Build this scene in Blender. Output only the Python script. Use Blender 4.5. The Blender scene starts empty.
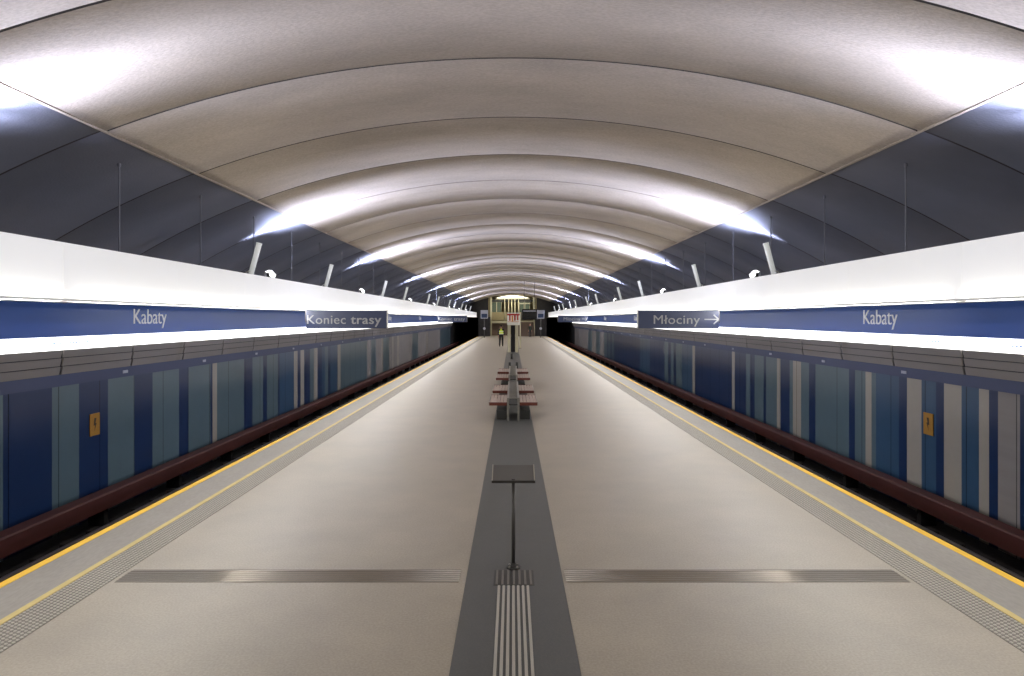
import bpy, bmesh, math, random
from mathutils import Vector, Matrix
random.seed(7)
sc = bpy.context.scene
C = sc.collection
R = math.radians
H = 2.4            # camera height above the platform
F = 683.0          # focal length in pixels of the 1024 px wide frame

# ------------------------------------------------------------------ camera, world, exposure
cd = bpy.data.cameras.new('camera'); cam = bpy.data.objects.new('camera', cd); C.objects.link(cam)
cam.location = (0, 0, H); cam.rotation_euler = (R(90), 0, 0)
cd.sensor_width = 36.0; cd.lens = F / 1024 * 36; cd.shift_x = -0.0005; cd.shift_y = -0.019
cd.clip_start = 0.05; cd.clip_end = 400
sc.camera = cam
w = bpy.data.worlds.new('world'); sc.world = w; w.use_nodes = True
w.node_tree.nodes['Background'].inputs[0].default_value = (0.6, 0.65, 0.75, 1)
w.node_tree.nodes['Background'].inputs[1].default_value = 0.0
sc.view_settings.view_transform = 'Standard'; sc.view_settings.look = 'None'
sc.view_settings.exposure = 1.0; sc.view_settings.gamma = 1.0
sc.view_settings.use_curve_mapping = False
FLOOD_POWER = 320.0
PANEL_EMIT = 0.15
LIP_POWER = 8.5
STRIP_EMIT = 1.4
DOWN_POWER = 43.0

# ------------------------------------------------------------------ materials
def lin(c):
    return tuple(((v / 255) / 12.92 if v <= 10 else ((v / 255 + 0.055) / 1.055) ** 2.4) for v in c) + (1,)
def mat(name, rgb, rough=0.5, metal=0.0, var=0.0, scale=6.0, bump=0.0, bscale=60.0, emit=0.0, emit_rgb=None,
        stretch=(1, 1, 1), rvar=0.0, spec=0.5, speck=0.0):
    m = bpy.data.materials.new(name); m.use_nodes = True
    nt = m.node_tree; b = nt.nodes['Principled BSDF']
    b.inputs['Base Color'].default_value = lin(rgb); b.inputs['Roughness'].default_value = rough
    b.inputs['Metallic'].default_value = metal; b.inputs['Specular IOR Level'].default_value = spec
    if emit:
        b.inputs['Emission Color'].default_value = lin(emit_rgb or rgb); b.inputs['Emission Strength'].default_value = emit
    if var or bump or rvar or speck:
        tc = nt.nodes.new('ShaderNodeTexCoord'); mp = nt.nodes.new('ShaderNodeMapping')
        mp.inputs['Scale'].default_value = stretch
        nt.links.new(tc.outputs['Object'], mp.inputs['Vector'])
    if var or rvar:
        n = nt.nodes.new('ShaderNodeTexNoise'); n.inputs['Scale'].default_value = scale; n.inputs['Detail'].default_value = 7
        n.inputs['Roughness'].default_value = 0.62
        nt.links.new(mp.outputs[0], n.inputs['Vector'])
    col = None
    if var:
        r = nt.nodes.new('ShaderNodeMapRange'); r.inputs['From Min'].default_value = 0.25; r.inputs['From Max'].default_value = 0.75
        r.inputs['To Min'].default_value = 1 - var; r.inputs['To Max'].default_value = 1 + var
        nt.links.new(n.outputs['Fac'], r.inputs['Value'])
        v = nt.nodes.new('ShaderNodeVectorMath'); v.operation = 'SCALE'
        v.inputs[0].default_value = lin(rgb)[:3]; nt.links.new(r.outputs[0], v.inputs['Scale'])
        col = v
    if speck:
        n2 = nt.nodes.new('ShaderNodeTexNoise'); n2.inputs['Scale'].default_value = bscale; n2.inputs['Detail'].default_value = 3
        nt.links.new(mp.outputs[0], n2.inputs['Vector'])
        r2 = nt.nodes.new('ShaderNodeMapRange'); r2.inputs['From Min'].default_value = 0.35; r2.inputs['From Max'].default_value = 0.65
        r2.inputs['To Min'].default_value = 1 - speck; r2.inputs['To Max'].default_value = 1 + speck
        nt.links.new(n2.outputs['Fac'], r2.inputs['Value'])
        v2 = nt.nodes.new('ShaderNodeVectorMath'); v2.operation = 'SCALE'
        if col: nt.links.new(col.outputs[0], v2.inputs[0])
        else: v2.inputs[0].default_value = lin(rgb)[:3]
        nt.links.new(r2.outputs[0], v2.inputs['Scale']); col = v2
    if col: nt.links.new(col.outputs[0], b.inputs['Base Color'])
    if rvar:
        r3 = nt.nodes.new('ShaderNodeMapRange'); r3.inputs['To Min'].default_value = max(0.05, rough - rvar)
        r3.inputs['To Max'].default_value = rough + rvar
        nt.links.new(n.outputs['Fac'], r3.inputs['Value']); nt.links.new(r3.outputs[0], b.inputs['Roughness'])
    if bump:
        n4 = nt.nodes.new('ShaderNodeTexNoise'); n4.inputs['Scale'].default_value = bscale; n4.inputs['Detail'].default_value = 5
        nt.links.new(mp.outputs[0], n4.inputs['Vector'])
        bp = nt.nodes.new('ShaderNodeBump'); bp.inputs['Strength'].default_value = bump; bp.inputs['Distance'].default_value = 0.02
        nt.links.new(n4.outputs['Fac'], bp.inputs['Height']); nt.links.new(bp.outputs[0], b.inputs['Normal'])
    return m

M = dict(
    floor=mat('terrazzo_floor', (158, 149, 134), 0.42, var=0.14, scale=1.1, speck=0.10, bscale=55, rvar=0.08, bump=0.05, spec=0.5),
    edge=mat('edge_slab', (142, 137, 130), 0.5, var=0.12, scale=2.5, speck=0.06, bscale=40, stretch=(1, .25, 1)),
    strip=mat('dark_granite', (82, 83, 81), 0.42, var=0.06, scale=3, speck=0.10, bscale=90),
    vault=mat('sprayed_vault', (184, 170, 150), 0.85, var=0.17, scale=.8, stretch=(.6, 1.4, 1), bump=0.35, bscale=34, speck=0.09),
    haunch=mat('grey_haunch', (118, 118, 124), 0.8, var=0.10, scale=0.8, bump=0.25, bscale=30),
    groove=mat('joint_groove', (70, 64, 58), 0.9),
    conc=mat('dark_concrete', (52, 50, 50), 0.9, var=0.2, scale=2, bump=0.3),
    black=mat('soot_black', (20, 18, 18), 0.9),
    bed=mat('track_bed', (26, 20, 19), 0.95, var=0.3, scale=4, bump=0.6, bscale=14),
    sleeper=mat('sleeper', (36, 30, 28), 0.9, var=0.2),
    rust=mat('rusty_side', (74, 48, 42), 0.8, var=0.25, scale=5, stretch=(1, .3, 1)),
    railtop=mat('rail_steel', (120, 112, 108), 0.35, 1.0),
    cover=mat('third_rail_cover', (88, 44, 38), 0.6, var=0.3, scale=3, stretch=(1, .25, 1)),
    yellow=mat('yellow_edge_paint', (236, 188, 52), 0.55, var=0.08, scale=6),
    paley=mat('pale_yellow_line', (196, 176, 112), 0.6, var=0.12, scale=5),
    tact=mat('tactile_stone', (112, 106, 97), 0.55, var=0.08),
    stud=mat('tactile_stud', (176, 171, 160), 0.5),
    steel=mat('brushed_steel', (170, 168, 162), 0.33, 1.0),
    bar=mat('guide_bar', (186, 182, 172), 0.38, 0.35),
    xbar=mat('crossing_bar', (146, 136, 124), 0.28, 0.6),
    rod=mat('rod_grey', (122, 122, 126), 0.5),
    boardgrey=mat('board_grey', (104, 102, 99), 0.5),
    ribs=mat('tile_ribs', (112, 108, 102), 0.5),
    xbase=mat('crossing_base', (122, 114, 104), 0.5),
    dsteel=mat('dark_steel', (78, 76, 74), 0.42, 0.6),
    white=mat('white_enamel', (240, 238, 230), 0.35),
    lamp=mat('lamp_white', (226, 226, 220), 0.45),
    tubeglow=mat('tube_lamp_glow', (226, 228, 224), 0.45, emit=.22),
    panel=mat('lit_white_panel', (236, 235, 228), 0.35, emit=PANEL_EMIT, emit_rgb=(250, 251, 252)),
    glow=mat('light_strip_glow', (250, 250, 250), 0.4, emit=STRIP_EMIT, emit_rgb=(255, 255, 255)),
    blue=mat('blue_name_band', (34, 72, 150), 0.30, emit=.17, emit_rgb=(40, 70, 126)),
    signblue=mat('sign_navy', (28, 42, 80), 0.35),
    letter=mat('letter_white', (232, 232, 236), 0.5, emit=.12),
    signletter=mat('letter_grey', (150, 152, 156), 0.5),
    pale=mat('map_blue', (120, 150, 205), 0.4, emit=.3, emit_rgb=(150, 175, 225)),
    louvre=mat('louvre_grey', (140, 134, 129), 0.55, var=0.08, scale=1.2, stretch=(1, .3, 4)),
    beam=mat('beam_navy', (60, 70, 102), 0.5),
    navy=mat('enamel_navy', (27, 50, 88), 0.28, var=0.05, scale=3),
    teal=mat('enamel_teal', (90, 110, 118), 0.28, var=0.05, scale=3),
    mid=mat('enamel_mid_blue', (54, 84, 112), 0.28, var=0.05, scale=3),
    beige=mat('enamel_beige', (166, 159, 146), 0.32, var=0.05, scale=3),
    seam=mat('seam_dark', (24, 30, 40), 0.8),
    plate=mat('yellow_plate', (172, 122, 30), 0.5),
    plateink=mat('plate_black', (60, 40, 12), 0.5),
    wood=mat('bench_wood', (172, 154, 142), 0.45, var=0.15, scale=5, stretch=(8, 1, 1)),
    woodred=mat('bench_redwood', (96, 42, 30), 0.5, var=0.15, scale=5),
    dark=mat('dark_plinth', (46, 46, 44), 0.6),
    cabin=mat('grey_cabinet', (176, 178, 190), 0.5),
    screen=mat('screen_black', (14, 14, 16), 0.25),
    tan=mat('tan_cladding', (150, 138, 104), 0.7, var=0.1),
    brown=mat('brown_stair', (112, 94, 80), 0.7, var=0.1),
    brass=mat('pale_frame', (196, 190, 160), 0.5),
    glass=mat('gallery_glass', (92, 104, 92), 0.15),
    ceilglow=mat('hall_lamp', (255, 250, 230), 0.5, emit=1.3, emit_rgb=(255, 250, 228)),
    red=mat('red_print', (176, 44, 40), 0.5), orange=mat('orange_print', (222, 140, 60), 0.5),
    skin=mat('skin', (190, 140, 115), 0.6), hair=mat('dark_hair', (30, 24, 20), 0.7),
    hivis=mat('hivis_yellow', (208, 226, 60), 0.7, var=0.05), jacket=mat('black_jacket', (26, 26, 32), 0.8),
    trousers=mat('dark_trousers', (30, 28, 32), 0.8), grey_coat=mat('dark_green_coat', (44, 50, 42), 0.8),
    reflect=mat('reflective_tape', (216, 220, 214), 0.3), shoe=mat('black_shoe', (16, 16, 16), 0.5),
)

# ------------------------------------------------------------------ helpers
class MB:
    def __init__(s): s.v = []; s.f = []; s.m = []; s.cur = 0; s.mats = []
    def use(s, m):
        if m not in s.mats: s.mats.append(m)
        s.cur = s.mats.index(m); return s
    def poly(s, pts):
        n = len(s.v); s.v += [tuple(p) for p in pts]; s.f.append(tuple(range(n, n + len(pts)))); s.m.append(s.cur)
    def hexa(s, p):      # 8 points: bottom loop 0-3, top loop 4-7
        n = len(s.v); s.v += [tuple(q) for q in p]
        for f in ((3, 2, 1, 0), (4, 5, 6, 7), (0, 1, 5, 4), (1, 2, 6, 5), (2, 3, 7, 6), (3, 0, 4, 7)):
            s.f.append(tuple(n + i for i in f)); s.m.append(s.cur)
    def box(s, x0, x1, y0, y1, z0, z1):
        x0, x1 = sorted((x0, x1)); y0, y1 = sorted((y0, y1)); z0, z1 = sorted((z0, z1))
        s.hexa([(x0, y0, z0), (x1, y0, z0), (x1, y1, z0), (x0, y1, z0), (x0, y0, z1), (x1, y0, z1), (x1, y1, z1), (x0, y1, z1)])
    def prism(s, prof, y0, y1):  # closed xz profile swept along y
        n = len(s.v); k = len(prof)
        s.v += [(x, y0, z) for x, z in prof] + [(x, y1, z) for x, z in prof]
        area = sum(prof[i][0] * prof[(i + 1) % k][1] - prof[(i + 1) % k][0] * prof[i][1] for i in range(k))
        a = list(range(n, n + k)); b = list(range(n + k, n + 2 * k))
        fl = area > 0
        s.f.append(tuple(a) if fl else tuple(a[::-1])); s.m.append(s.cur)
        s.f.append(tuple(b[::-1]) if fl else tuple(b)); s.m.append(s.cur)
        for i in range(k):
            j = (i + 1) % k
            q = (a[i], b[i], b[j], a[j]) if fl else (a[i], a[j], b[j], b[i]); s.f.append(q); s.m.append(s.cur)
    def tube(s, p0, p1, r, r1=None, n=12, caps=True):
        p0 = Vector(p0); p1 = Vector(p1); r1 = r if r1 is None else r1
        d = (p1 - p0).normalized(); u = d.orthogonal().normalized(); t = d.cross(u)
        k = len(s.v)
        for p, q in ((p0, r), (p1, r1)):
            for i in range(n):
                a = 2 * math.pi * i / n; s.v.append(tuple(p + u * math.cos(a) * q + t * math.sin(a) * q))
        for i in range(n):
            j = (i + 1) % n; s.f.append((k + i, k + j, k + n + j, k + n + i)); s.m.append(s.cur)
        if caps:
            s.f.append(tuple(range(k + n - 1, k - 1, -1))); s.m.append(s.cur)
            s.f.append(tuple(range(k + n, k + 2 * n))); s.m.append(s.cur)
    def build(s, name, m=None, parent=None, smooth=False, bevel=0.0):
        me = bpy.data.meshes.new(name); me.from_pydata(s.v, [], s.f)
        mats = s.mats or [m]
        for q in mats: me.materials.append(q)
        if s.mats: me.polygons.foreach_set('material_index', s.m)
        if smooth: me.polygons.foreach_set('use_smooth', [len(f) <= 4 for f in s.f])
        me.update()
        o = bpy.data.objects.new(name, me); C.objects.link(o)
        if parent: o.parent = parent
        if bevel:
            b = o.modifiers.new('bevel', 'BEVEL'); b.width = bevel; b.segments = 2; b.limit_method = 'ANGLE'
        return o
def tag(o, label=None, cat=None, group=None, kind=None):
    if label: o['label'] = label
    if cat: o['category'] = cat
    if group: o['group'] = group
    if kind: o['kind'] = kind
    return o
def empty(name, loc, label, cat, group=None, rz=0):
    o = bpy.data.objects.new(name, None); C.objects.link(o); o.location = loc; o.rotation_euler = (0, 0, rz)
    o.empty_display_size = 0.2
    return tag(o, label, cat, group)
def children(o): return [c for c in list(C.objects) if c.parent == o]
KIDS = {}
def copy_tree(o, parent=None):
    if o.name not in KIDS: KIDS[o.name] = children(o)
    c = o.copy(); C.objects.link(c)
    if parent: c.parent = parent
    for ch in KIDS[o.name]: copy_tree(ch, c)
    return c
def structure(o): o['kind'] = 'structure'; return o
def text_mesh(name, body, height, m, depth=0.008, spacing=1.0, bold=0.0, xscale=1.0, skew=0):
    cu = bpy.data.curves.new(name, 'FONT'); cu.body = body; cu.size = 1.0; cu.extrude = depth; cu.offset = bold
    cu.space_character = spacing; cu.align_x = 'LEFT'
    o = bpy.data.objects.new(name, cu); C.objects.link(o)
    dg = bpy.context.evaluated_depsgraph_get(); me = bpy.data.meshes.new_from_object(o.evaluated_get(dg))
    C.objects.unlink(o); bpy.data.objects.remove(o)
    s = height / 0.72
    for v in me.vertices:
        v.co.x *= s * xscale; v.co.y *= s; 
    xs = [v.co.x for v in me.vertices]; x0 = min(xs); wd = max(xs) - x0
    for v in me.vertices: v.co.x -= x0
    me.materials.clear(); me.materials.append(m)
    q = bpy.data.objects.new(name, me); C.objects.link(q)
    return q, wd
SIDES = ((-1, 'left', 'Koniec trasy'), (1, 'right', 'Młociny'))

# ------------------------------------------------------------------ structure: platform
Y0, Y1 = -10.0, 97.0
m = MB().use(M['floor']); m.box(-4.55, 4.55, Y0, Y1 + 8, -0.30, 0.0)
structure(m.build('floor'))
m = MB().use(M['conc'])
for s in (-1, 1): m.box(s * 4.15, s * 4.35, Y0, Y1, -1.6, -0.30)
structure(m.build('wall_under_platform'))
n = 1
for s, side, _ in SIDES:
    m = MB().use(M['edge']); m.box(s * 4.07, s * 4.55, Y0, 90, -0.02, 0.004)
    structure(m.build('trim_%d' % n)); n += 1
    m = MB().use(M['yellow']); m.prism([(s * 4.55, -0.12), (s * 4.648, -0.12), (s * 4.655, -0.004), (s * 4.64, 0.008), (s * 4.55, 0.008)], Y0, 91)
    structure(m.build('trim_%d' % n)); n += 1
    m = MB().use(M['paley']); m.box(s * 4.005, s * 4.07, Y0, 91, -0.01, 0.006)
    structure(m.build('trim_%d' % n)); n += 1
CX = 0.018
m = MB().use(M['strip']); m.box(CX - .445, CX + .445, Y0, 88, -0.01, 0.004)
structure(m.build('trim_%d' % n)); n += 1

# ------------------------------------------------------------------ structure: vault with real joint grooves
ZC = 3.35; RR = 4.457 * ZC
def vz(x): return H + ZC - RR + math.sqrt(RR * RR - x * x)
BX = 5.23
def vault(xs, m_, name, lift=0.0):
    mb = MB().use(m_)
    ys = [(-10, 0)]
    k = 3.62 - 2.58 * 5
    while k < Y1:
        if k > -10: ys += [(k - .018, 0), (k - .012, .05), (k + .012, .05), (k + .018, 0)]
        k += 2.58
    ys.append((Y1, 0))
    rows = []
    for y, g in ys:
        rows.append([(x * (1 + g / 8), y, vz(x) + g + lift) for x in xs])
    base = len(mb.v)
    for r in rows: mb.v += r
    nx = len(xs)
    for i in range(len(rows) - 1):
        gr = ys[i][1] > 0 or ys[i + 1][1] > 0
        mb.use(M['groove'] if gr else m_)
        for j in range(nx - 1):
            a = i * nx + j
            mb.f.append((a, a + nx, a + nx + 1, a + 1)); mb.m.append(mb.cur)
    return structure(mb.build(name, smooth=True))
vault([-BX + 2 * BX * i / 48 for i in range(49)], M['vault'], 'ceiling')
for s, side, _ in SIDES:
    xs = [s * (BX + (8.45 - BX) * i / 16) for i in range(17)]
    if s < 0: xs = xs[::-1]
    vault(xs, M['haunch'], 'ceiling_haunch_' + side, 0.03)
    m = MB().use(M['vault']); m.prism([(s * (BX - .015), vz(BX) - .008), (s * (BX + .015), vz(BX) - .02), (s * (BX + .015), vz(BX) + .06), (s * (BX - .015), vz(BX) + .06)], Y0, Y1)
    structure(m.build('trim_%d' % n)); n += 1

# ------------------------------------------------------------------ structure: track walls with enamel stripe cladding
XW = 8.2
def yoff(o): return XW * F / o
Cn = {'n': 'navy', 't': 'teal', 'm': 'mid', 'b': 'beige', 's': 'seam', 'g': 'louvre'}
left_px = [(-40, 't'), (-12, 'n'), (0, 't'), (3, 'n'), (52, 't'), (79, 'n'), (108, 't'), (134.5, 'n'), (152.5, 't'), (179, 'n'), (188.5, 't'),
           (210.5, 'n'), (212.5, 'b'), (217, 't'), (244, 'n'), (252.5, 't'), (263, 'n'), (267, 't'), (278, 'n'), (279.5, 'm'), (294, 'b'), (297.5, 'n'), (300.5, 'b'),
           (304, 'n'), (310, 't'), (314, 'b'), (317.5, 'n'), (322, 'm'), (325, 't'), (328, 'n'), (330, 'm'), (337.5, 'b'), (340.5, 't'), (367, 'g'), (371, 't'), (376, 'g'), (381.5, 'b'), (383, 't'),
           (389, 'g'), (392, 'b'), (393.5, 'g'), (397, 'b'), (399, 'g'), (412, 't'), (418, 'g'), (426, 'b'), (428, 'g'), (440, 't')]
right_px = [(1064, 'b'), (1040, 'n'), (1020, 'g'), (998, 'n'), (989, 'b'), (979, 'm'), (961.5, 'b'), (944, 'n'), (936, 'm'), (921.5, 'b'), (907, 'n'), (899, 'm'), (876, 't'), (871.5, 'b'), (865.5, 't'), (855, 'n'), (849, 't'), (815.5, 'n'), (809, 't'), (801, 'b'), (793, 't'), (789.6, 'n'), (780.4, 'b'), (777, 't'), (766, 'n'), (763.6, 't'), (754.7, 'n'), (750, 't'), (746, 'n'), (734.7, 'b'), (732, 'n'), (695, 'b'), (692.5, 'm'), (682, 't'), (676, 'n'), (673.5, 't'), (671, 'n'), (668, 't'), (664.5, 'n'), (650, 'm'), (640, 'n'), (614, 't'), (612, 'n'), (610, 't'), (608.5, 'n'), (607, 't'), (604, 'g'), (600, 't'), (596, 'g'), (592, 't'), (588, 'g')]
def wall(side, s, px):
    mb = MB()
    zb, zt = -1.6, 1.24
    if s < 0:
        seg = [(yoff(512.5 - p), c) for p, c in px]
    else:
        seg = [(yoff(p - 512.5), c) for p, c in [(q, px[i][1]) for i, (q, _) in enumerate(px)]]
    ys = [a for a, _ in seg] + [90.0]
    cols = [c for _, c in seg]
    # stripes behind the camera repeat the same rhythm
    yy = ys[0]; i = 0; pre = []
    while yy > Y0:
        wd = (0.9, 0.35, 0.6, 0.3, 0.75)[i % 5]; pre.append((max(Y0, yy - wd), yy, 'ntnmb'[i % 5])); yy -= wd; i += 1
    allseg = pre + [(ys[i], ys[i + 1], cols[i]) for i in range(len(cols))]
    def q(y0, y1, c, x):
        mb.use(M[Cn[c]])
        p = [(s * x, y0, zb), (s * x, y1, zb), (s * x, y1, zt), (s * x, y0, zt)]
        mb.poly(p if s < 0 else p[::-1])
    joints = [7.42 + 1.23 * k for k in range(-14, 68)]
    for y0, y1, c in allseg:
        y0, y1 = min(y0, y1), max(y0, y1)
        a = y0
        for j in joints:
            if a < j - .008 and j + .008 < y1:
                q(a, j - .008, c, XW); q(j - .008, j + .008, 's', XW + .01); a = j + .008
        q(a, y1, c, XW)
    # concrete above (behind the name band), dark beyond the cladding
    mb.use(M['conc']); mb.box(s * (XW + .03), s * (XW + .5), Y0, Y1 + 30, -1.6, 3.6)
    return structure(mb.build('wall_' + side))
wall('left', -1, left_px); wall('right', 1, right_px)

for s, side, _ in SIDES:
    m = MB().use(M['beam']); m.box(s * 8.10, s * (XW + .03), Y0, 90, 1.185, 1.40)
    structure(m.build('trim_%d' % n)); n += 1
    # track bed
    m = MB().use(M['bed']); m.box(s * 4.16, s * 8.23, Y0, Y1 + 30, -1.8, -1.5)
    structure(m.build('floor_track_' + side))

# ------------------------------------------------------------------ ends of the station
m = MB().use(M['floor']); m.box(-8.7, 8.7, Y0 - .3, Y0, -1.5, 6.2); structure(m.build('wall_back'))
m = MB().use(M['conc'])
for s in (-1, 1):
    m.box(s * 3.1, s * 4.66, Y1 - 4, Y1, -1.3, 2.6)
    m.box(s * 3.1, s * 8.7, Y1 - .4, Y1, 2.6, 6.0)
    m.box(s * 4.2, s * 4.5, Y1, Y1 + 30, -1.45, 3.0)
    m.box(s * 4.2, s * 8.7, Y1, Y1 + 30, 2.9, 3.2)
    m.box(s * 4.2, s * 8.7, Y1 + 30, Y1 + 30.3, -1.5, 3.2)
structure(m.build('wall_front'))
m = MB().use(M['tan']); m.box(-3.3, 3.3, Y1 + 8, Y1 + 8.3, -0.3, 6.2); m.use(M['brass']); m.box(-3.3, 3.3, Y1 - .5, Y1 + 8, 5.9, 6.1)
m.use(M['tan']); m.box(-3.4, -3.1, Y1 - .5, Y1 + 8, 0, 6.1); m.box(3.1, 3.4, Y1 - .5, Y1 + 8, 0, 6.1)
structure(m.build('wall_hall'))

# ------------------------------------------------------------------ rails, sleepers, third rail cover
for s, side, sg in SIDES:
    where = 'on the track beside the %s sign' % sg
    for x, wch in ((5.58, 'platform-side'), (7.02, 'wall-side')):
        r = empty('running_rail', (s * x, 0, -1.5), '%s steel running rail %s' % (wch, where), 'rail', 'running rails')
        mb = MB().use(M['rust']); mb.prism([(-.07, .16), (.07, .16), (.07, .18), (.012, .2), (.012, .29), (-.012, .29), (-.012, .2), (-.07, .18)], Y0, Y1 + 28)
        mb.build('rail_web', parent=r)
        mb = MB().use(M['railtop']); mb.prism([(-.035, .285), (.035, .285), (.036, .32), (.028, .332), (-.028, .332), (-.036, .32)], Y0, Y1 + 28)
        mb.build('rail_head', parent=r)
    mb = MB().use(M['sleeper'])
    y = Y0 + .3
    while y < Y1 + 26:
        mb.box(s * 5.1, s * 7.5, y, y + .24, -1.5, -1.34); y += .7
    tag(mb.build('railway_sleepers'), 'grey sleepers under the rails %s' % where, 'sleepers', kind='stuff')
    t = empty('third_rail', (0, 0, 0), 'maroon covered third rail at the foot of the striped wall, %s side' % sg, 'third rail')
    mb = MB().use(M['cover']); mb.prism([(s * 7.60, -1.17), (s * 7.595, -.90), (s * 7.62, -.872), (s * 7.86, -.868), (s * 7.88, -.90), (s * 7.88, -1.0), (s * 7.85, -1.0), (s * 7.85, -.905), (s * 7.63, -.905), (s * 7.63, -1.17)], Y0, Y1 + 20)
    mb.build('cover', parent=t)
    mb = MB().use(M['rust']); mb.prism([(s * 7.70, -1.06), (s * 7.79, -1.06), (s * 7.79, -1.0), (s * 7.77, -.99), (s * 7.72, -.99), (s * 7.70, -1.0)], Y0, Y1 + 20)
    mb.build('conductor_rail', parent=t)
    br = None
    for k in range(33):
        y = 1.3 + k * 2.9
        if br is None:
            mb = MB().use(M['black']); mb.box(s * 7.68, s * 7.95, -.06, .06, -1.5, -1.06); mb.box(s * 7.90, s * 7.98, -.05, .05, -1.5, -.91); mb.box(s * 7.885, s * 7.98, -.05, .05, -.93, -.91)
            br = mb.build('rail_bracket', parent=t); br.location.y = y
        else:
            c = br.copy(); C.objects.link(c); c.location.y = y

# ------------------------------------------------------------------ name band, light strip, louvre shelf on the track wall
for s, side, sg in SIDES:
    band = empty('name_band', (0, 0, 0), 'long blue wall band with white Kabaty lettering, %s side' % sg, 'name band', 'station name bands')
    mb = MB().use(M['blue']); mb.prism([(s * 7.90, 2.08), (s * 7.90, 2.82), (s * 8.19, 2.82), (s * 8.19, 2.08)], Y0, 90)
    mb.build('blue_board', parent=band)
    tm = None
    for k in range(-1, 6):
        yc = 14.9 + 14.5 * k
        if tm is None:
            tm, wd = text_mesh('station_name', 'Kabaty', 0.335, M['letter'], bold=-0.009)
            sx = 1.34 / wd
            for v in tm.data.vertices: v.co.x *= sx
            tm.parent = band; o = tm
        else:
            o = tm.copy(); C.objects.link(o)
        if s < 0:
            o.rotation_euler = (R(90), 0, R(90)); o.location = (s * 7.892, yc - .67, 2.287)
        else:
            o.rotation_euler = (R(90), 0, R(-90)); o.location = (s * 7.892, yc - .22 + .67, 2.275)
    st = empty('light_strip', (0, 0, 0), 'glowing white light strip with faint blue line map, %s side wall' % sg, 'light strip', 'light strips')
    for k in range(17):
        y0 = Y0 + k * 5.9
        mb = MB().use(M['glow']); mb.box(s * 7.90, s * 7.99, y0 + .004, min(90, y0 + 5.9) - .004, 1.848, 2.076)
        mb.build('diffuser', parent=st)
    mb = MB().use(M['white']); mb.box(s * 7.99, s * 8.19, Y0, 90, 1.85, 2.075); mb.build('housing', parent=st)
    # small pale line map glyphs, illegible in the photograph: dots and dashes of a route line
    base = 7.7 if s < 0 else 8.0
    random.seed(11)
    def mark(a, b, c, d):
        q = MB().use(M['pale']); q.box(s * 7.892, s * 7.90, a, b, c, d); q.build('map_mark', parent=st)
    y = base
    for w_, g_, z_, h_ in ((.05, .03, 1.99, .05), (.12, .02, 2.02, .02), (.05, .08, 1.96, .02), (.16, .1, 1.92, .02), (.05, .03, 1.98, .07), (.07, .04, 2.0, .06), (.05, .12, 1.97, .05)):
        mark(y, y + w_, z_, z_ + h_); y += w_ + g_
    for i in range(22):
        mark(y, y + .05, 1.95, 1.95 + random.uniform(.02, .045)); y += .085
    y += 1.2
    for i in range(12):
        mark(y, y + .05, 1.955, 1.955 + random.uniform(.015, .04)); y += .085
    lv = empty('louvre_soffit', (0, 0, 0), 'grey sloping louvred cable soffit under the %s side light strip' % sg, 'soffit', 'louvred soffits')
    for k in range(46):
        y0 = 12.03 - 9 * 2.23 + k * 2.23
        if y0 > 90 or y0 < Y0 - 1: continue
        y1 = min(90, y0 + 2.23)
        mb = MB().use(M['louvre'])
        zs = [1.845, 1.70, 1.55, 1.398]
        for i in range(3):
            xa = 7.905 + .05 * (1.845 - zs[i]) / .447; xb = 7.905 + .05 * (1.845 - zs[i + 1]) / .447
            mb.prism([(s * xa, zs[i]), (s * (xb + .012), zs[i + 1] + .012), (s * (xb + .03), zs[i + 1] + .012), (s * (xa + .03), zs[i])], y0 + .03, y1 - .03)
        mb.build('louvre_panel', parent=lv)
    mb = MB().use(M['seam']); mb.prism([(s * 7.99, 1.845), (s * 8.16, 1.405), (s * 8.19, 1.405), (s * 8.19, 1.845)], Y0, 90); mb.build('backing', parent=lv)

# small marker plates under the beam, yellow warning plates
for s, side, sg in SIDES:
    pr = None; idx = 0
    for k in range(22):
        y = (10.63 if s < 0 else 10.48) + (k) * 3.65
        if y > 88: break
        if pr is None:
            pr = MB().use(M['cabin']); pr.box(-.012, .0, -.09, .09, -.03, .03); pr.box(-.018, -.012, -.07, .07, -.018, .018)
            pr = o = pr.build('marker_plate', bevel=.003)
        else:
            o = pr.copy(); C.objects.link(o)
        o.location = (s * 8.10, y, 1.29); o.rotation_euler = (0, 0, 0 if s > 0 else math.pi)
        tag(o, 'small pale marker plate on the beam above the striped wall, %s side' % sg, 'plate', 'marker plates on the %s side beam' % sg)
    y = XW * F / (418.5 if s < 0 else 416.5)
    p = empty('warning_plate', (s * XW, y, .11), '', 'sign')
    tag(p, 'small yellow warning plate on a dark navy stripe, %s side wall' % sg if s < 0 else 'small yellow warning plate between beige and blue stripes, %s side wall' % sg)
    mb = MB().use(M['plate']); mb.box(-s * .02, -s * .004, -.155, .155, -.0, .43); mb.build('plate', parent=p, bevel=.004)
    mb = MB().use(M['plateink'])
    xx = -s * .024
    mb.poly([(xx, -.03, .34), (xx, .04, .34), (xx, .01, .24), (xx, .05, .24), (xx, -.03, .08), (xx, -.005, .20), (xx, -.05, .20)])
    mb.build('pictogram', parent=p)

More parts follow.
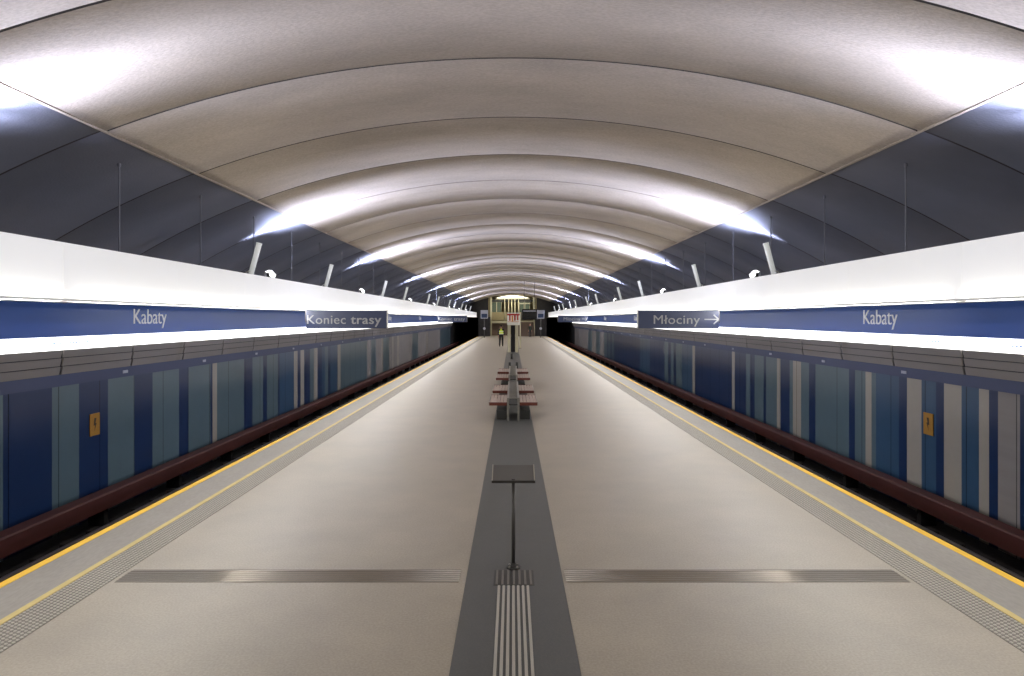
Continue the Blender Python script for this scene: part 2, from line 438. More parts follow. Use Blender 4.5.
# ------------------------------------------------------------------ hanging canopies over the tracks
CAN = {}
for s, side, sg in SIDES:
    CAN[s] = cn = empty('track_canopy', (0, 0, 0), 'long glowing white canopy hung over the track on the %s side' % sg, 'canopy', 'track canopies')
    K = 2.58; pp = None
    for k in range(41):
        y0 = 7.6 - 7 * K + k * K
        if pp is None:
            mb = MB().use(M['panel']); mb.hexa([(s * 5.0, .003, 2.60), (s * 5.02, .003, 2.60), (s * 5.02, K - .003, 2.60), (s * 5.0, K - .003, 2.60),
                                               (s * 5.0, .003, 3.25), (s * 5.02, .003, 3.25), (s * 5.02, K - .003, 3.25), (s * 5.0, K - .003, 3.25)])
            pp = mb.build('front_panel', parent=cn); o = pp
        else:
            o = pp.copy(); C.objects.link(o)
        o.location.y = y0
    mb = MB().use(M['white']); mb.prism([(s * 4.93, 2.594), (s * 4.93, 2.602), (s * 5.12, 2.605), (s * 6.2, 2.86), (s * 6.2, 2.84), (s * 5.12, 2.59)], Y0, 96.5); mb.build('underside', parent=cn)
    mb = MB().use(M['conc']); mb.prism([(s * 5.025, 3.22), (s * 5.025, 3.243), (s * 6.2, 3.243), (s * 6.2, 2.865), (s * 6.17, 2.865), (s * 6.17, 3.22)], Y0, 96.5); mb.build('top_tray', parent=cn)
    rp = None
    for k in range(33):
        y = 7.32 + 2.58 * k
        if y > 90: break
        if rp is None:
            mb = MB().use(M['rod']); mb.tube((0, 0, 3.245), (0, 0, vz(5.7) + .03), .012, n=8); mb.tube((0, 0, vz(5.7) - .02), (0, 0, vz(5.7) + .03), .024, n=10); mb.tube((0, 0, 3.245), (0, 0, 3.27), .03, n=10)
            rp = mb.build('hanger_rod', parent=cn); o = rp
        else:
            o = rp.copy(); C.objects.link(o)
        o.location = (s * 5.7, y, 0)

ORD = ['first', 'second', 'third', 'fourth', 'fifth', 'sixth', 'seventh', 'eighth', 'ninth', 'tenth', 'eleventh', 'twelfth']
# tilted tube projectors standing on the canopy edge
tube_y = [14.0, 19.6, 28.1, 33.7, 42.8, 48.3, 57, 62.5, 71, 76.8, 85.3]
for s, side, sg in SIDES:
    pr = None
    for i, y in enumerate(tube_y):
        lab = '%s leaning white tube lamp along the %s side canopy, counting away from camera' % (ORD[i], sg)
        if pr is None:
            pr = empty('tube_lamp', (s * 5.36, y, 3.245), lab, 'lamp', 'tube lamps')
            d = Vector((-s * .27, 0, 1)).normalized()
            p0 = Vector((0, 0, .07)); p1 = p0 + d * .66
            mb = MB().use(M['tubeglow']); mb.tube(p0, p1, .052, .056, n=18); mb.tube(p1 - d * .04, p1, .060, n=18); mb.build('lamp_tube', parent=pr, smooth=True)
            mb = MB().use(M['dsteel']); mb.box(s * -.02, s * .20, -.05, .05, 0, .03); mb.box(s * .10, s * .22, -.06, .06, .0, .11)
            mb.build('ballast_box', parent=pr, bevel=.006)
            mb = MB().use(M['lamp']); mb.tube((s * .14, 0, .09), (0, 0, .15), .014, n=8); mb.tube((0, -.07, .12), (0, .07, .12), .012, n=8); mb.build('bracket', parent=pr)
        else:
            o = copy_tree(pr); o.location = (s * 5.36, y, 3.245); o['label'] = lab
# floodlights that draw arcs over the vault
flood_y = [7.2, 16.5, 26.5, 39.0, 50.8, 62.8, 74.5, 86.0]
ld = sp2 = None
for s, side, sg in SIDES:
    pr = None
    for i, y in enumerate(flood_y):
        lab = '%s small bright floodlight along the %s side canopy, counting away from the camera' % (ORD[i], sg)
        if pr is None:
            pr = empty('floodlight', (s * 5.85, y, 3.245), lab, 'floodlight', 'canopy floodlights')
            q = MB().use(M['lamp'])
            a = Vector((-s * .72, 0, .70)).normalized(); b = Vector((0, 1, 0)); c = a.cross(b)
            o0 = Vector((0, 0, .22))
            def P(u, v, w_): return tuple(o0 + a * u + b * v + c * w_)
            q.hexa([P(-.10, -.10, -.07), P(-.10, .10, -.07), P(-.10, .10, .07), P(-.10, -.10, .07), P(0, -.15, -.11), P(0, .15, -.11), P(0, .15, .11), P(0, -.15, .11)])
            q.build('housing', parent=pr, bevel=.008)
            q = MB().use(M['glow']); q.hexa([P(.001, -.13, -.09), P(.001, .13, -.09), P(.001, .13, .09), P(.001, -.13, .09), P(.07, -.11, -.07), P(.07, .11, -.07), P(.07, .11, .07), P(.07, -.11, .07)])
            q.build('lens', parent=pr)
            q = MB().use(M['dsteel']); q.box(-.03, .03, -.17, -.15, 0, .25); q.box(-.03, .03, .15, .17, 0, .25); q.box(-.05, .05, -.17, .17, 0, .015); q.build('yoke', parent=pr)
            fl = pr
        else:
            fl = copy_tree(pr); fl.location = (s * 5.85, y, 3.245); fl['label'] = lab
        if ld is None:
            ld = bpy.data.lights.new('flood_beam', 'SPOT'); ld.energy = FLOOD_POWER; ld.color = (0.60, 0.67, 1.0)
            ld.spot_size = R(164); ld.spot_blend = 0.9; ld.shadow_soft_size = 0.04
        lo = bpy.data.objects.new('flood_beam', ld); C.objects.link(lo); lo.parent = fl
        lo.location = (-s * .09, 0, .32)
        # local -Z along the aim, local X along the track; narrow along the track
        aim = Vector((-s * .46, 0, .89)).normalized(); zx = -aim; xx = Vector((0, 1, 0)); yx = zx.cross(xx)
        lo.rotation_euler = Matrix((xx, yx, zx)).transposed().to_euler()
        lo.scale = (0.10, 1, 1)
        if sp2 is None:
            sp2 = ld.copy(); sp2.name = 'flood_spill'; sp2.energy = FLOOD_POWER * 1.15
        l2 = bpy.data.objects.new('flood_spill', sp2); C.objects.link(l2); l2.parent = fl; l2.location = lo.location
        aim = Vector((-s * .80, 0, .60)).normalized(); zx = -aim; xx = Vector((0, 1, 0)); yx = zx.cross(xx)
        l2.rotation_euler = Matrix((xx, yx, zx)).transposed().to_euler(); l2.scale = (0.44, 1, 1)

# ------------------------------------------------------------------ direction signs fixed to the canopy edges
def direction_sign(s, y, sg, far):
    lab = ('blue cantilever sign reading %s on the canopy edge' % ('Koniec trasy' if s < 0 else 'Młociny with an arrow')) if not far else \
        'smaller-looking distant blue cantilever sign on the %s side canopy edge' % sg
    g = empty('direction_sign', (0, y, 0), lab, 'sign', 'direction signs')
    x0, x1 = s * 3.0, s * 4.925
    mb = MB().use(M['signblue']); mb.box(x0, x1, 0, .10, 2.165, 2.592); mb.build('sign_board', parent=g, bevel=.006)
    mb = MB().use(M['steel']); mb.box(x0 - s * .012, x0 - s * .0, -.005, .105, 2.16, 2.605); mb.build('end_cap', parent=g)
    mb = MB().use(M['dsteel']); mb.box(s * 4.926, s * 4.95, .02, .08, 2.30, 2.574); mb.build('fixing_arm', parent=g)
    if s < 0:
        for bod, xa, wd_, b in (('Koniec', -4.90, .92, 0.0), ('trasy', -3.86, .73, 0.012)):
            o, wd = text_mesh('lettering', bod, .215, M['signletter'], bold=b, spacing=1.05)
            f = wd_ / wd
            for v in o.data.vertices: v.co.x *= f
            o.parent = g; o.rotation_euler = (R(90), 0, 0); o.location = (xa, -.006, 2.275)
    else:
        o, wd = text_mesh('lettering', 'Młociny', .215, M['signletter'], bold=0.0, spacing=1.05)
        f = 1.10 / wd
        for v in o.data.vertices: v.co.x *= f
        o.parent = g; o.rotation_euler = (R(90), 0, 0); o.location = (3.37, -.006, 2.275)
        mb = MB().use(M['signletter'])
        def bar(p, q, t=.014):
            p = Vector(p); q = Vector(q); dd = (q - p).normalized(); nn = Vector((-dd.z, 0, dd.x)) * t
            mb.hexa([p - nn, q - nn, q - nn + Vector((0, -.008, 0)), p - nn + Vector((0, -.008, 0)), p + nn, q + nn, q + nn + Vector((0, -.008, 0)), p + nn + Vector((0, -.008, 0))])
        bar((4.60, 0, 2.38), (5.02 - .04, 0, 2.38)) if False else bar((4.58, 0, 2.38), (4.92, 0, 2.38))
        bar((4.80, 0, 2.49), (4.92, 0, 2.38)); bar((4.80, 0, 2.27), (4.92, 0, 2.38))
        mb.build('arrow', parent=g)
    return g
for s, side, sg in SIDES:
    direction_sign(s, 16.3, sg, False); direction_sign(s, 45.0, sg, True)

# ------------------------------------------------------------------ tactile paving and guidance
for s, side, sg in SIDES:
    mb = MB().use(M['tact']); mb.box(s * 3.67, s * 4.0, Y0, 90, -.01, .003)
    mb.use(M['stud'])
    rows = 8; sp = .33 / rows
    y = 2.0; j = 0
    while y < 42:
        for i in range(rows):
            x = s * (3.67 + sp * (i + .5)); yy = y + (sp / 2 if i % 2 else 0)
            k = len(mb.v); r0, r1, z0, z1 = .0145, .009, .003, .0085
            for r_, z_ in ((r0, z0), (r1, z1)):
                for a in range(6):
                    t = a * math.pi / 3; mb.v.append((x + r_ * math.cos(t), yy + r_ * math.sin(t), z_))
            for a in range(6):
                b = (a + 1) % 6; mb.f.append((k + a, k + b, k + 6 + b, k + 6 + a)); mb.m.append(mb.cur)
            mb.f.append(tuple(range(k + 6, k + 12))); mb.m.append(mb.cur)
        y += sp
    o = mb.build('tactile_paving'); tag(o, 'studded grey tactile paving band beside the pale yellow line, %s side' % sg, 'tactile paving', 'tactile paving bands')
def ridge_y(mb, x, y0, y1, w_, h_, z=.004):
    mb.prism([(x - w_ / 2, z - .002), (x - w_ / 2 * .75, z + h_), (x + w_ / 2 * .75, z + h_), (x + w_ / 2, z - .002)], y0, y1)
g = empty('guide_strip', (CX, 0, 0), 'seven pale parallel guide bars along the dark central band, in front of the reading stand', 'guide strip')
gb = None
for i in range(7):
    if gb is None:
        mb = MB().use(M['bar']); ridge_y(mb, 0, 1.0, 6.12, .024, .006); gb = o = mb.build('guide_bar', parent=g)
    else:
        o = gb.copy(); C.objects.link(o)
    o.location.x = (i - 3) * .0430 - .01
g = empty('attention_tile', (CX - .005, 6.31, 0), 'square ribbed dark tile at the foot of the reading stand', 'tile')
mb = MB().use(M['dsteel']); mb.box(-.185, .185, -.18, .19, .0, .006); mb.build('tile_slab', parent=g)
mb = MB().use(M['tact'])
mb.cur = 0; mb.mats[0] = M['ribs']
for i in range(7): ridge_y(mb, (i - 3) * .052, -.17, .18, .02, .006, .006)
mb.build('tile_ribs', parent=g)
for s, side, sg in SIDES:
    g = empty('crossing_strip', (0, 6.37, 0), 'set of metal ribs crossing the floor from the ribbed tile toward the %s side' % sg, 'guide strip', 'crossing strips')
    rb = None
    for i in range(6):
        y = (i - 2.5) * .048
        mb = MB().use(M['xbar'])
        xa, xb = (s * .49, s * 3.62)
        mb.prism([(0, 0)] * 3, 0, 0) if False else None
        hw = .017
        for seg in range(1):
            x0, x1 = sorted((xa, xb))
            prof = [(-hw, .0), (-hw * .8, .004), (-hw * .35, .0065), (hw * .35, .0065), (hw * .8, .004), (hw, .0)]
            k = len(mb.v)
            for X in (x0, x1):
                for py, pz in prof: mb.v.append((X, py, pz))
            for a in range(5): mb.f.append((k + a, k + a + 6, k + a + 7, k + a + 1)); mb.m.append(0)
            mb.f.append(tuple(range(k, k + 6))); mb.m.append(0); mb.f.append(tuple(range(k + 11, k + 5, -1))); mb.m.append(0)
        o = mb.build('rib', parent=g); o.location.y = y
        for p in o.data.polygons: p.use_smooth = True
        bm = bmesh.new(); bm.from_mesh(o.data); bmesh.ops.recalc_face_normals(bm, faces=bm.faces); bm.to_mesh(o.data); bm.free()
    mb = MB().use(M['xbase']); mb.box(s * .49, s * 3.62, -.16, .16, -.01, .002); mb.build('strip_base', parent=g)

# ------------------------------------------------------------------ reading stand
g = empty('reading_stand', (CX - .01, 6.57, 0), 'thin dark metal T-shaped reading stand with a tilted top, standing on the dark central band', 'stand')
mb = MB().use(M['dsteel']); mb.tube((0, 0, .01), (0, 0, .86), .019, n=16); mb.build('pole', parent=g, smooth=True)
mb = MB().use(M['dsteel']); mb.tube((0, 0, .004), (0, 0, .016), .07, n=24); mb.tube((0, 0, .016), (0, 0, .05), .028, .022, n=20); mb.build('base_flange', parent=g)
bt = None
for a in range(4):
    t = math.pi / 4 + a * math.pi / 2
    if bt is None:
        mb = MB().use(M['steel']); mb.tube((0, 0, .016), (0, 0, .03), .010, n=6); bt = o = mb.build('bolt', parent=g)
    else:
        o = bt.copy(); C.objects.link(o)
    o.location = (.052 * math.cos(t), .052 * math.sin(t), 0)
tp = MB().use(M['boardgrey'])
def Q(x, d, h): return (x, -.03 + d * .95 - h * .31, .832 + d * .31 + h * .95)
tp.hexa([Q(-.202, 0, 0), Q(.202, 0, 0), Q(.202, .30, 0), Q(-.202, .30, 0), Q(-.202, 0, .012), Q(.202, 0, .012), Q(.202, .30, .012), Q(-.202, .30, .012)])
top = tp.build('board', parent=g)
for nm, (a, b, c, d) in (('board_rim', (-.208, .208, -.008, 0)), ('board_rim', (-.208, -.198, 0, .30)), ('board_rim', (.198, .208, 0, .30))):
    q = MB().use(M['dsteel'] if c < 0 else M['strip'] if c > .2 else M['stud']); q.hexa([Q(a, c, -.004), Q(b, c, -.004), Q(b, d, -.004), Q(a, d, -.004), Q(a, c, .02), Q(b, c, .02), Q(b, d, .02), Q(a, d, .02)]); q.build(nm, parent=top)

# ------------------------------------------------------------------ double-sided benches
def make_bench(y, lab):
    g = empty('double_bench', (CX, y, 0), lab, 'bench', 'benches on the central band')
    L = 4.3
    for s in (-1, 1):
        for y0, ln in ((0, 1.65), (2.62, 1.65)):
            # seat: slats along the track
            q = MB().use(M['wood'])
            for i in range(5):
                x0 = .155 + i * .082
                q.box(s * x0, s * (x0 + .074), y0 + .03, y0 + ln - .03, .405, .43)
            st = q.build('seat', parent=g, bevel=.004)
            q = MB().use(M['woodred'])
            q.box(s * .15, s * .565, y0, y0 + .03, .36, .435); q.build('end_rail', parent=st, bevel=.005)
            q = MB().use(M['woodred']); q.box(s * .15, s * .565, y0 + ln - .03, y0 + ln, .36, .435); q.build('end_rail', parent=st, bevel=.005)
            q = MB().use(M['steel']); q.box(s * .562, s * .578, y0 + .0, y0 + ln, .385, .44); q.build('edge_trim', parent=st, bevel=.004)
            for yy in (y0 + .32, y0 + ln - .32):
                q = MB().use(M['dsteel']); q.hexa([(s * .12, yy - .03, .30), (s * .46, yy - .03, .385), (s * .46, yy + .03, .385), (s * .12, yy + .03, .30),
                                                  (s * .12, yy - .03, .405), (s * .46, yy - .03, .405), (s * .46, yy + .03, .405), (s * .12, yy + .03, .405)])
                q.build('seat_bracket', parent=g)
            q = MB().use(M['dark']); q.box(s * .16, s * .40, y0 + .25, y0 + 1.35, .0, .22); q.build('plinth', parent=g, bevel=.01)
        q = MB().use(M['steel']); q.box(s * .10, s * .145, 0, L, .50, .54); q.build('spine_rail', parent=g, bevel=.006)
        for yy in (0.0, L / 2 - .03, L - .06):
            q = MB().use(M['steel']); q.box(s * .10, s * .145, yy, yy + .06, .004, .50); q.build('leg', parent=g, bevel=.004)
    q = MB().use(M['dark']); q.box(-.10, .10, .05, L - .05, .36, .385); q.build('spine_tray', parent=g)
    q = MB().use(M['steel'])
    for i in range(14): q.box(-.10, .10, .15 + i * .31, .21 + i * .31, .505, .53)
    q.build('spine_rungs', parent=g)
    return g
make_bench(16.0, 'double-sided bench with reddish wooden seats, closest to the reading stand')
make_bench(22.6, 'double-sided bench with reddish wooden seats, behind the first bench')

# ------------------------------------------------------------------ litter bins, info totem, display
def bollard(x, y, lab):
    g = empty('low_bollard', (x, y, 0), lab, 'bollard', 'low bollards')
    q = MB().use(M['dark']); q.tube((0, 0, .02), (0, 0, .30), .055, .06, n=16); q.build('body', parent=g, smooth=True)
    q = MB().use(M['dsteel']); q.tube((0, 0, .30), (0, 0, .325), .064, .05, n=16); q.build('rim', parent=g)
    q = MB().use(M['dsteel']); q.tube((0, 0, .0), (0, 0, .02), .085, n=16); q.build('foot', parent=g)
bollard(-.13, 32.5, 'low dark bollard behind the second bench, on its Koniec trasy side')
bollard(.21, 32.5, 'low dark bollard behind the second bench, on its Młociny side')
bollard(-.05, 40.5, 'low dark bollard standing alone before the red and white information board')

g = empty('information_totem', (.06, 48.5, 0), 'red and white information board on two pale legs over the central band', 'information board')
for x in (-.30, .24):
    q = MB().use(M['brass']); q.box(x - .10, x + .10, -.05, .05, 0, 1.94); q.build('leg', parent=g, bevel=.01)
q = MB().use(M['white']); q.box(-.44, .44, -.06, .06, 1.94, 2.82); bd = q.build('board', parent=g, bevel=.01)
q = MB().use(M['red']); q.box(-.44, .44, -.066, -.06, 2.62, 2.74); q.box(-.30, -.20, -.066, -.06, 2.25, 2.62); q.box(.05, .16, -.066, -.06, 2.25, 2.62); q.box(.26, .36, -.066, -.06, 2.28, 2.62); q.build('red_print', parent=bd)
q = MB().use(M['orange']); q.box(-.12, -.02, -.066, -.06, 2.2, 2.6); q.box(-.40, .40, -.066, -.06, 2.16, 2.19); q.build('orange_print', parent=bd)
q = MB().use(M['trousers']); q.box(-.17, .12, .1, .14, .02, 1.9); q.build('dark_infill', parent=g)
g = empty('slim_post', (.62, 55.0, 0), 'slim pale post beside the red and white information board', 'post')
q = MB().use(M['brass']); q.tube((0, 0, 0), (0, 0, 2.9), .045, n=12); q.build('shaft', parent=g); q = MB().use(M['dsteel']); q.tube((0, 0, 0), (0, 0, .03), .11, n=14); q.build('foot', parent=g)

g = empty('departure_display', (1.49, 60, 0), 'black departure display hung from the vault over the platform', 'display')
q = MB().use(M['screen']); q.box(-.66, .66, -.10, .10, 2.28, 3.22); bd = q.build('casing', parent=g, bevel=.01)
q = MB().use(M['cabin']); q.box(-.56, .56, -.108, -.10, 3.02, 3.10); q.build('header_line', parent=bd)
for x in (-.45, .45):
    q = MB().use(M['dsteel']); q.tube((x, 0, 3.2), (x, 0, vz(1.49 + x) + .02), .02, n=10); q.build('hanger', parent=g)

# cabinets and screens at the platform end over each track edge
for s, side, sg in SIDES:
    g = empty('mirror_screen', (s * 3.55, 86, 0), 'pale grey monitor cabinet on a post at the far platform end, %s side' % sg, 'monitor', 'monitor cabinets')
    q = MB().use(M['dsteel']); q.tube((0, 0, 0), (0, 0, 2.4), .06, n=12); q.build('post', parent=g)
    q = MB().use(M['cabin']); q.box(-.45, .45, -.15, .15, 2.4, 3.45); bx_ = q.build('cabinet', parent=g, bevel=.02)
    q = MB().use(M['navy']); q.box(-.36, .36, -.156, -.15, 2.5, 3.0); q.build('screen', parent=bx_)
    q = MB().use(M['cabin']); q.tube((0, -.10, 1.15), (0, .10, 1.15), .16, n=16); q.build('round_mirror', parent=g)

# ------------------------------------------------------------------ station hall at the far end
g = empty('stair_flight', (1.6, Y1 - 4.95, 0), 'brown stair flight rising at the far end, beside the black display', 'stairs')
mb = MB().use(M['brown'])
for i in range(12): mb.box(-1.0, 1.35, i * .32, 12 * .32 + .4, i * .16, (i + 1) * .16)
mb.build('steps', parent=g)
for x in (-1.05, 1.40):
    q = MB().use(M['brass']); q.tube((x, 0, .95), (x, 3.9, 2.9), .035, n=8)
    for i in range(4): q.tube((x, i * 1.2 + .1, 0.2), (x, i * 1.2 + .1, 1.0 + i * .6), .025, n=8)
    q.build('handrail', parent=g)
g = empty('hall_gallery', (0, Y1 - .4, 0), 'far end gallery wall with tan parapet, pale columns and lit rounded ceiling', 'gallery')
mb = MB().use(M['tan']); mb.box(-2.95, -.75, 0, .25, 2.15, 3.3); mb.build('parapet', parent=g, bevel=.02)
mb = MB().use(M['brown']); mb.box(-2.95, -.75, .4, .6, 0, 1.75); mb.build('lower_wall', parent=g)
mb = MB().use(M['brass']); mb.box(-3.0, 3.0, -.1, .3, 1.75, 2.05); mb.build('floor_beam', parent=g)
mb = MB().use(M['brass']); mb.box(-2.4, 2.4, -.15, .2, 5.12, 5.22); mb.build('top_beam', parent=g)
mb = MB().use(M['dark']); mb.box(-3.0, 3.0, .3, .5, 4.75, 5.12); mb.build('dark_fascia', parent=g)
mb = MB().use(M['ceilglow'])
prof = [(-2.3, 5.3)] + [(-2.2 + 4.4 * i / 12, 5.34 + .34 * math.sin(math.pi * i / 12)) for i in range(13)] + [(2.3, 5.3)]
mb.prism(prof, .1, .4); mb.build('lit_ceiling', parent=g)
for x in (-3.05, 3.05):
    q = MB().use(M['brass']); q.box(x - .12, x + .12, -.2, .3, 0, 5.6); q.build('frame_post', parent=g, bevel=.02)
for x in (-1.1, -.55, -.1, .35, .85):
    q = MB().use(M['brass']); q.tube((x, -.05, 2.05), (x, -.05, 5.12), .07, n=12); q.build('column', parent=g, smooth=True)
for i, x in enumerate((-2.6, -1.9, 1.3, 2.1)):
    q = MB().use(M['glass']); q.box(x - .3, x + .3, .35, .4, 3.3, 4.7); pw = q.build('gallery_window', parent=g)
    q = MB().use(M['brass']); q.box(x - .34, x - .3, .3, .42, 3.3, 4.75); q.box(x + .3, x + .34, .3, .42, 3.3, 4.75); q.build('window_frame', parent=pw)
q = MB().use(M['brass']); q.box(1.0, 2.6, .0, .1, 4.45, 4.55); q.build('rail', parent=g)
# luminaires of the hall
for x in (-1.6, 0, 1.6):
    l = bpy.data.lights.new('hall_light', 'AREA'); l.energy = 22; l.size = 1.2; l.color = (1, .95, .78); l.shape = 'RECTANGLE'; l.size_y = .4
    o = bpy.data.objects.new('hall_light', l); C.objects.link(o); o.location = (x, Y1 - 2.2, 5.25); o.rotation_euler = (R(35), 0, 0); o.parent = None

# ------------------------------------------------------------------ downlights under the canopies (linear, lighting platform edges and tracks)
dl = None
for s, side, sg in SIDES:
    g = empty('edge_luminaire', (0, 0, 0), 'slim linear luminaire under the inner canopy edge, %s side' % sg, 'luminaire', 'edge luminaires')
    q = MB().use(M['lamp']); q.prism([(s * 5.0, 2.59), (s * 5.08, 2.589), (s * 5.08, 2.578)], Y0, 90); q.build('housing', parent=g)
    a = Vector((s * 5.0, 0, 2.587)); b = Vector((s * 5.08, 0, 2.577)); nn = Vector((-s * .024, 0, -.08)).normalized()
    for k in range(17):
        y = Y0 + 5.88 * k
        if dl is None:
            dl = bpy.data.lights.new('edge_light', 'AREA'); dl.shape = 'RECTANGLE'; dl.size = 5.7; dl.size_y = .06; dl.energy = DOWN_POWER; dl.color = (1.0, .97, .92)
        lo = bpy.data.objects.new('edge_light', dl); C.objects.link(lo); lo.parent = g
        lo.location = (a + b) / 2 + nn * .012 + Vector((0, y + 2.94, 0))
        zx = -Vector((-s * .62, 0, -.78)).normalized(); xx = Vector((0, 1, 0)); yx = zx.cross(xx)
        lo.rotation_euler = Matrix((xx, yx, zx)).transposed().to_euler()
ul = None
for s, side, sg in SIDES:
    g = CAN[s]
    q = MB().use(M['lamp']); q.prism([(s * 4.93, 2.602), (s * 4.93, 2.618), (s * 4.935, 2.618), (s * 4.935, 2.606), (s * 4.98, 2.606), (s * 4.98, 2.602)], Y0, 96.5); q.build('lip_channel', parent=g)
    for k in range(18):
        y = Y0 + 5.9 * k
        if ul is None:
            ul = bpy.data.lights.new('lip_glow', 'AREA'); ul.shape = 'RECTANGLE'; ul.size = 5.7; ul.size_y = .03; ul.energy = LIP_POWER; ul.color = (1.0, .985, .96)
        lo = bpy.data.objects.new('lip_glow', ul); C.objects.link(lo); lo.parent = g
        lo.location = (s * 4.957, y + 2.95, 2.609)
        zx = -Vector((-s * .30, 0, .95)).normalized(); xx = Vector((0, 1, 0)); yx = zx.cross(xx)
        lo.rotation_euler = Matrix((xx, yx, zx)).transposed().to_euler()
# ------------------------------------------------------------------ people
def skin_mesh(name, chains, m_, parent, levels=2):
    """chains: list of joint lists [(x,y,z,r)...]; shared first joints merge"""
    me = bpy.data.meshes.new(name); vs = []; rs = []; ed = []; idx = {}
    for ch in chains:
        prev = None
        for (x, y, z, r) in ch:
            k = (round(x, 4), round(y, 4), round(z, 4))
            if k not in idx: idx[k] = len(vs); vs.append((x, y, z)); rs.append(r)
            if prev is not None and (prev, idx[k]) not in ed: ed.append((prev, idx[k]))
            prev = idx[k]
    me.from_pydata(vs, ed, []); me.materials.append(m_)
    o = bpy.data.objects.new(name, me); C.objects.link(o); o.parent = parent
    md = o.modifiers.new('skin', 'SKIN'); md.use_smooth_shade = True
    for i, v in enumerate(me.skin_vertices[0].data):
        r = rs[i]; v.radius = r if isinstance(r, tuple) else (r, r); v.use_root = (i == 0)
    sb = o.modifiers.new('sub', 'SUBSURF'); sb.levels = levels; sb.render_levels = levels
    return o
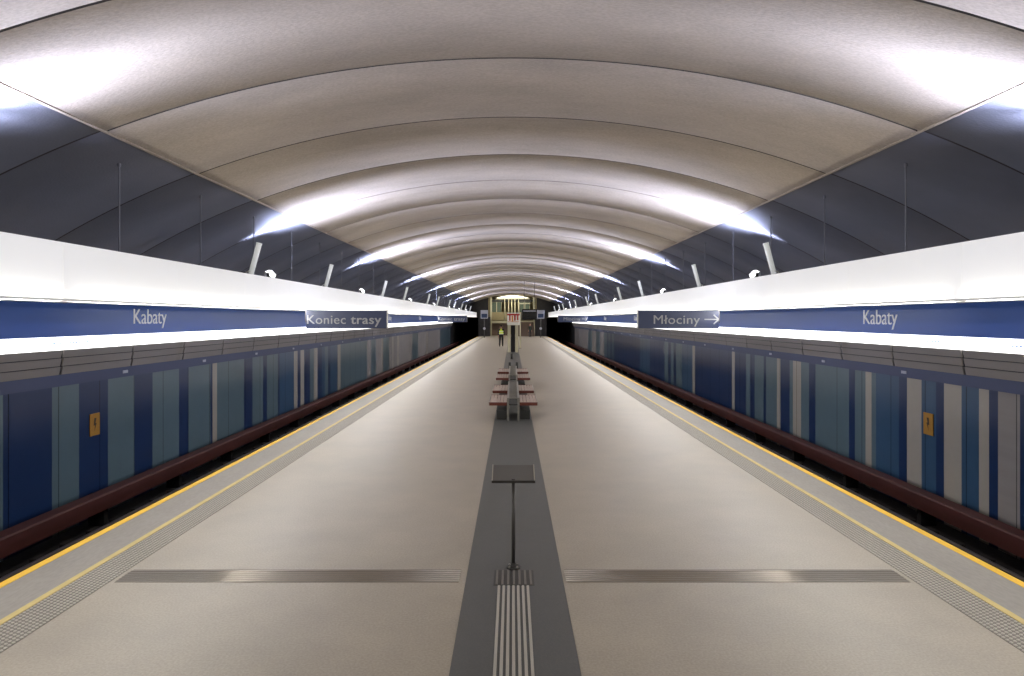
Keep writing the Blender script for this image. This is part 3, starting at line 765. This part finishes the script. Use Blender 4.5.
def person(x, y, h, rz, lab, vest, coat, stride=.16):
    k = h / 1.78
    g = empty('person', (x, y, 0), lab, 'person', rz=rz)
    g.scale = (k, k, k)
    def hand(s, wx, wy, wz):
        ch = [[(wx, wy, wz, .026), (wx, wy - .005, wz - .05, (.018, .036)), (wx, wy - .01, wz - .095, (.016, .036))]]
        for i, (dy, ln) in enumerate(((-.033, .065), (-.011, .078), (.011, .072), (.033, .056))):
            b = (wx, wy - .01 + dy, wz - .10, .009)
            ch.append([(wx, wy - .01, wz - .095, (.016, .036)), b, (wx - s * .006, wy - .012 + dy, wz - .10 - ln * .55, .0085), (wx - s * .018, wy - .014 + dy, wz - .10 - ln, .007)])
        ch.append([(wx, wy - .005, wz - .05, (.018, .036)), (wx - s * .01, wy - .05, wz - .07, .010), (wx - s * .018, wy - .062, wz - .105, .008)])
        return ch
    chains = [[(0, 0, .95, (.15, .11)), (0, 0, 1.10, (.13, .10)), (0, 0, 1.28, (.155, .11)), (0, 0, 1.42, (.15, .09)), (0, .005, 1.50, .055), (0, -.005, 1.575, .058), (0, -.01, 1.64, (.078, .095)), (0, -.005, 1.71, (.076, .09)), (0, 0, 1.76, (.045, .055))]]
    sl = []; lg = []
    for s in (-1, 1):
        sw = .10 * s
        arm = [(0, 0, 1.42, (.15, .09)), (s * .17, 0, 1.43, .062), (s * .215, .02 + sw * .3, 1.16, .045), (s * .225, -.05 + sw, .93, .034), (s * .228, -.06 + sw, .89, .028)]
        chains.append(arm); hh = hand(s, s * .23, -.06 + sw, .86)
        chains.append([arm[-1], hh[0][0]]); chains += hh
        sl.append([(0, 0, 1.40, (.16, .10)), (s * .175, 0, 1.42, .075), (s * .22, .02 + sw * .3, 1.16, .060), (s * .23, -.045 + sw, .915, .046)])
        fy = stride * s
        leg = [(0, 0, .95, (.15, .11)), (s * .09, 0, .88, .095), (s * .10, fy * .55 - .02, .50, .062), (s * .105, fy, .11, .042), (s * .108, fy - .03, .05, .04), (s * .115, fy - .14, .03, .034)]
        chains.append(leg)
        lg.append([(0, 0, 1.06, (.16, .13)), (0, 0, .95, (.19, .15)), (s * .09, 0, .86, .118), (s * .10, fy * .55 - .02, .50, .084), (s * .105, fy, .14, .066), (s * .106, fy, .07, .062)])
    body = skin_mesh('body', chains, M['skin'], g)
    skin_mesh('jacket', [[(0, 0, .86, (.20, .16)), (0, 0, .95, (.20, .16)), (0, 0, 1.12, (.16, .125)), (0, 0, 1.28, (.18, .13)), (0, 0, 1.40, (.16, .10)), (0, .002, 1.47, .11), (0, .005, 1.525, .078)]] + sl, coat, g)
    skin_mesh('trousers', lg, M['trousers'], g)
    for s in (-1, 1):
        fy = stride * s
        skin_mesh('shoe', [[(s * .106, fy + .03, .055, .05), (s * .11, fy - .07, .045, .048), (s * .115, fy - .17, .035, .036)]], M['shoe'], g)
    skin_mesh('hair', [[(0, .035, 1.60, (.062, .04)), (0, .03, 1.68, (.086, .075)), (0, .015, 1.755, (.07, .075)), (0, -.03, 1.785, (.05, .04))]], M['hair'], g)
    # face
    q = MB().use(M['skin']); q.hexa([(-.016, -.10, 1.615), (.016, -.10, 1.615), (.012, -.09, 1.615), (-.012, -.09, 1.615), (-.007, -.09, 1.67), (.007, -.09, 1.67), (.007, -.08, 1.67), (-.007, -.08, 1.67)])
    q.hexa([(-.016, -.122, 1.622), (.016, -.122, 1.622), (.016, -.09, 1.61), (-.016, -.09, 1.61), (-.006, -.10, 1.665), (.006, -.10, 1.665), (.006, -.085, 1.67), (-.006, -.085, 1.67)]); q.build('nose', parent=g)
    for s in (-1, 1):
        q = MB().use(M['hair']); q.tube((s * .03, -.104, 1.665), (s * .03, -.09, 1.665), .009, n=10); q.build('eye', parent=g)
        q = MB().use(M['skin']); q.tube((s * .078, .0, 1.65), (s * .092, .008, 1.655), .026, .022, n=12); q.build('ear', parent=g)
    q = MB().use(M['red']); q.box(-.022, .022, -.106, -.092, 1.588, 1.594); q.build('mouth', parent=g)
    if vest:
        skin_mesh('safety_vest', [[(0, 0, .90, (.205, .155)), (0, 0, 1.10, (.19, .15)), (0, 0, 1.28, (.215, .155)), (0, 0, 1.40, (.205, .135)), (0, 0, 1.46, (.16, .115)), (0, 0, 1.49, (.10, .09))]], vest, g)
    if vest:
        for zz in (1.02, 1.20):
            q = MB().use(M['reflect'])
            n_ = 28
            for i in range(n_):
                a, b = 2 * math.pi * i / n_, 2 * math.pi * (i + 1) / n_
                e = .006
                def E(t, rr, z): return (math.cos(t) * (.205 + rr), math.sin(t) * (.158 + rr), z)
                q.hexa([E(a, 0, zz), E(a, e, zz), E(b, e, zz), E(b, 0, zz), E(a, 0, zz + .05), E(a, e, zz + .05), E(b, e, zz + .05), E(b, 0, zz + .05)])
            q.build('reflective_band', parent=g)
    return g
person(-.97, 58.5, 1.86, R(175), 'person in a yellow high-visibility vest and dark trousers walking on the platform', M['hivis'], M['jacket'], .15)
person(2.25, 88.0, 1.72, R(10), 'person in a dark coat standing near the far stairs', None, M['grey_coat'], .03)
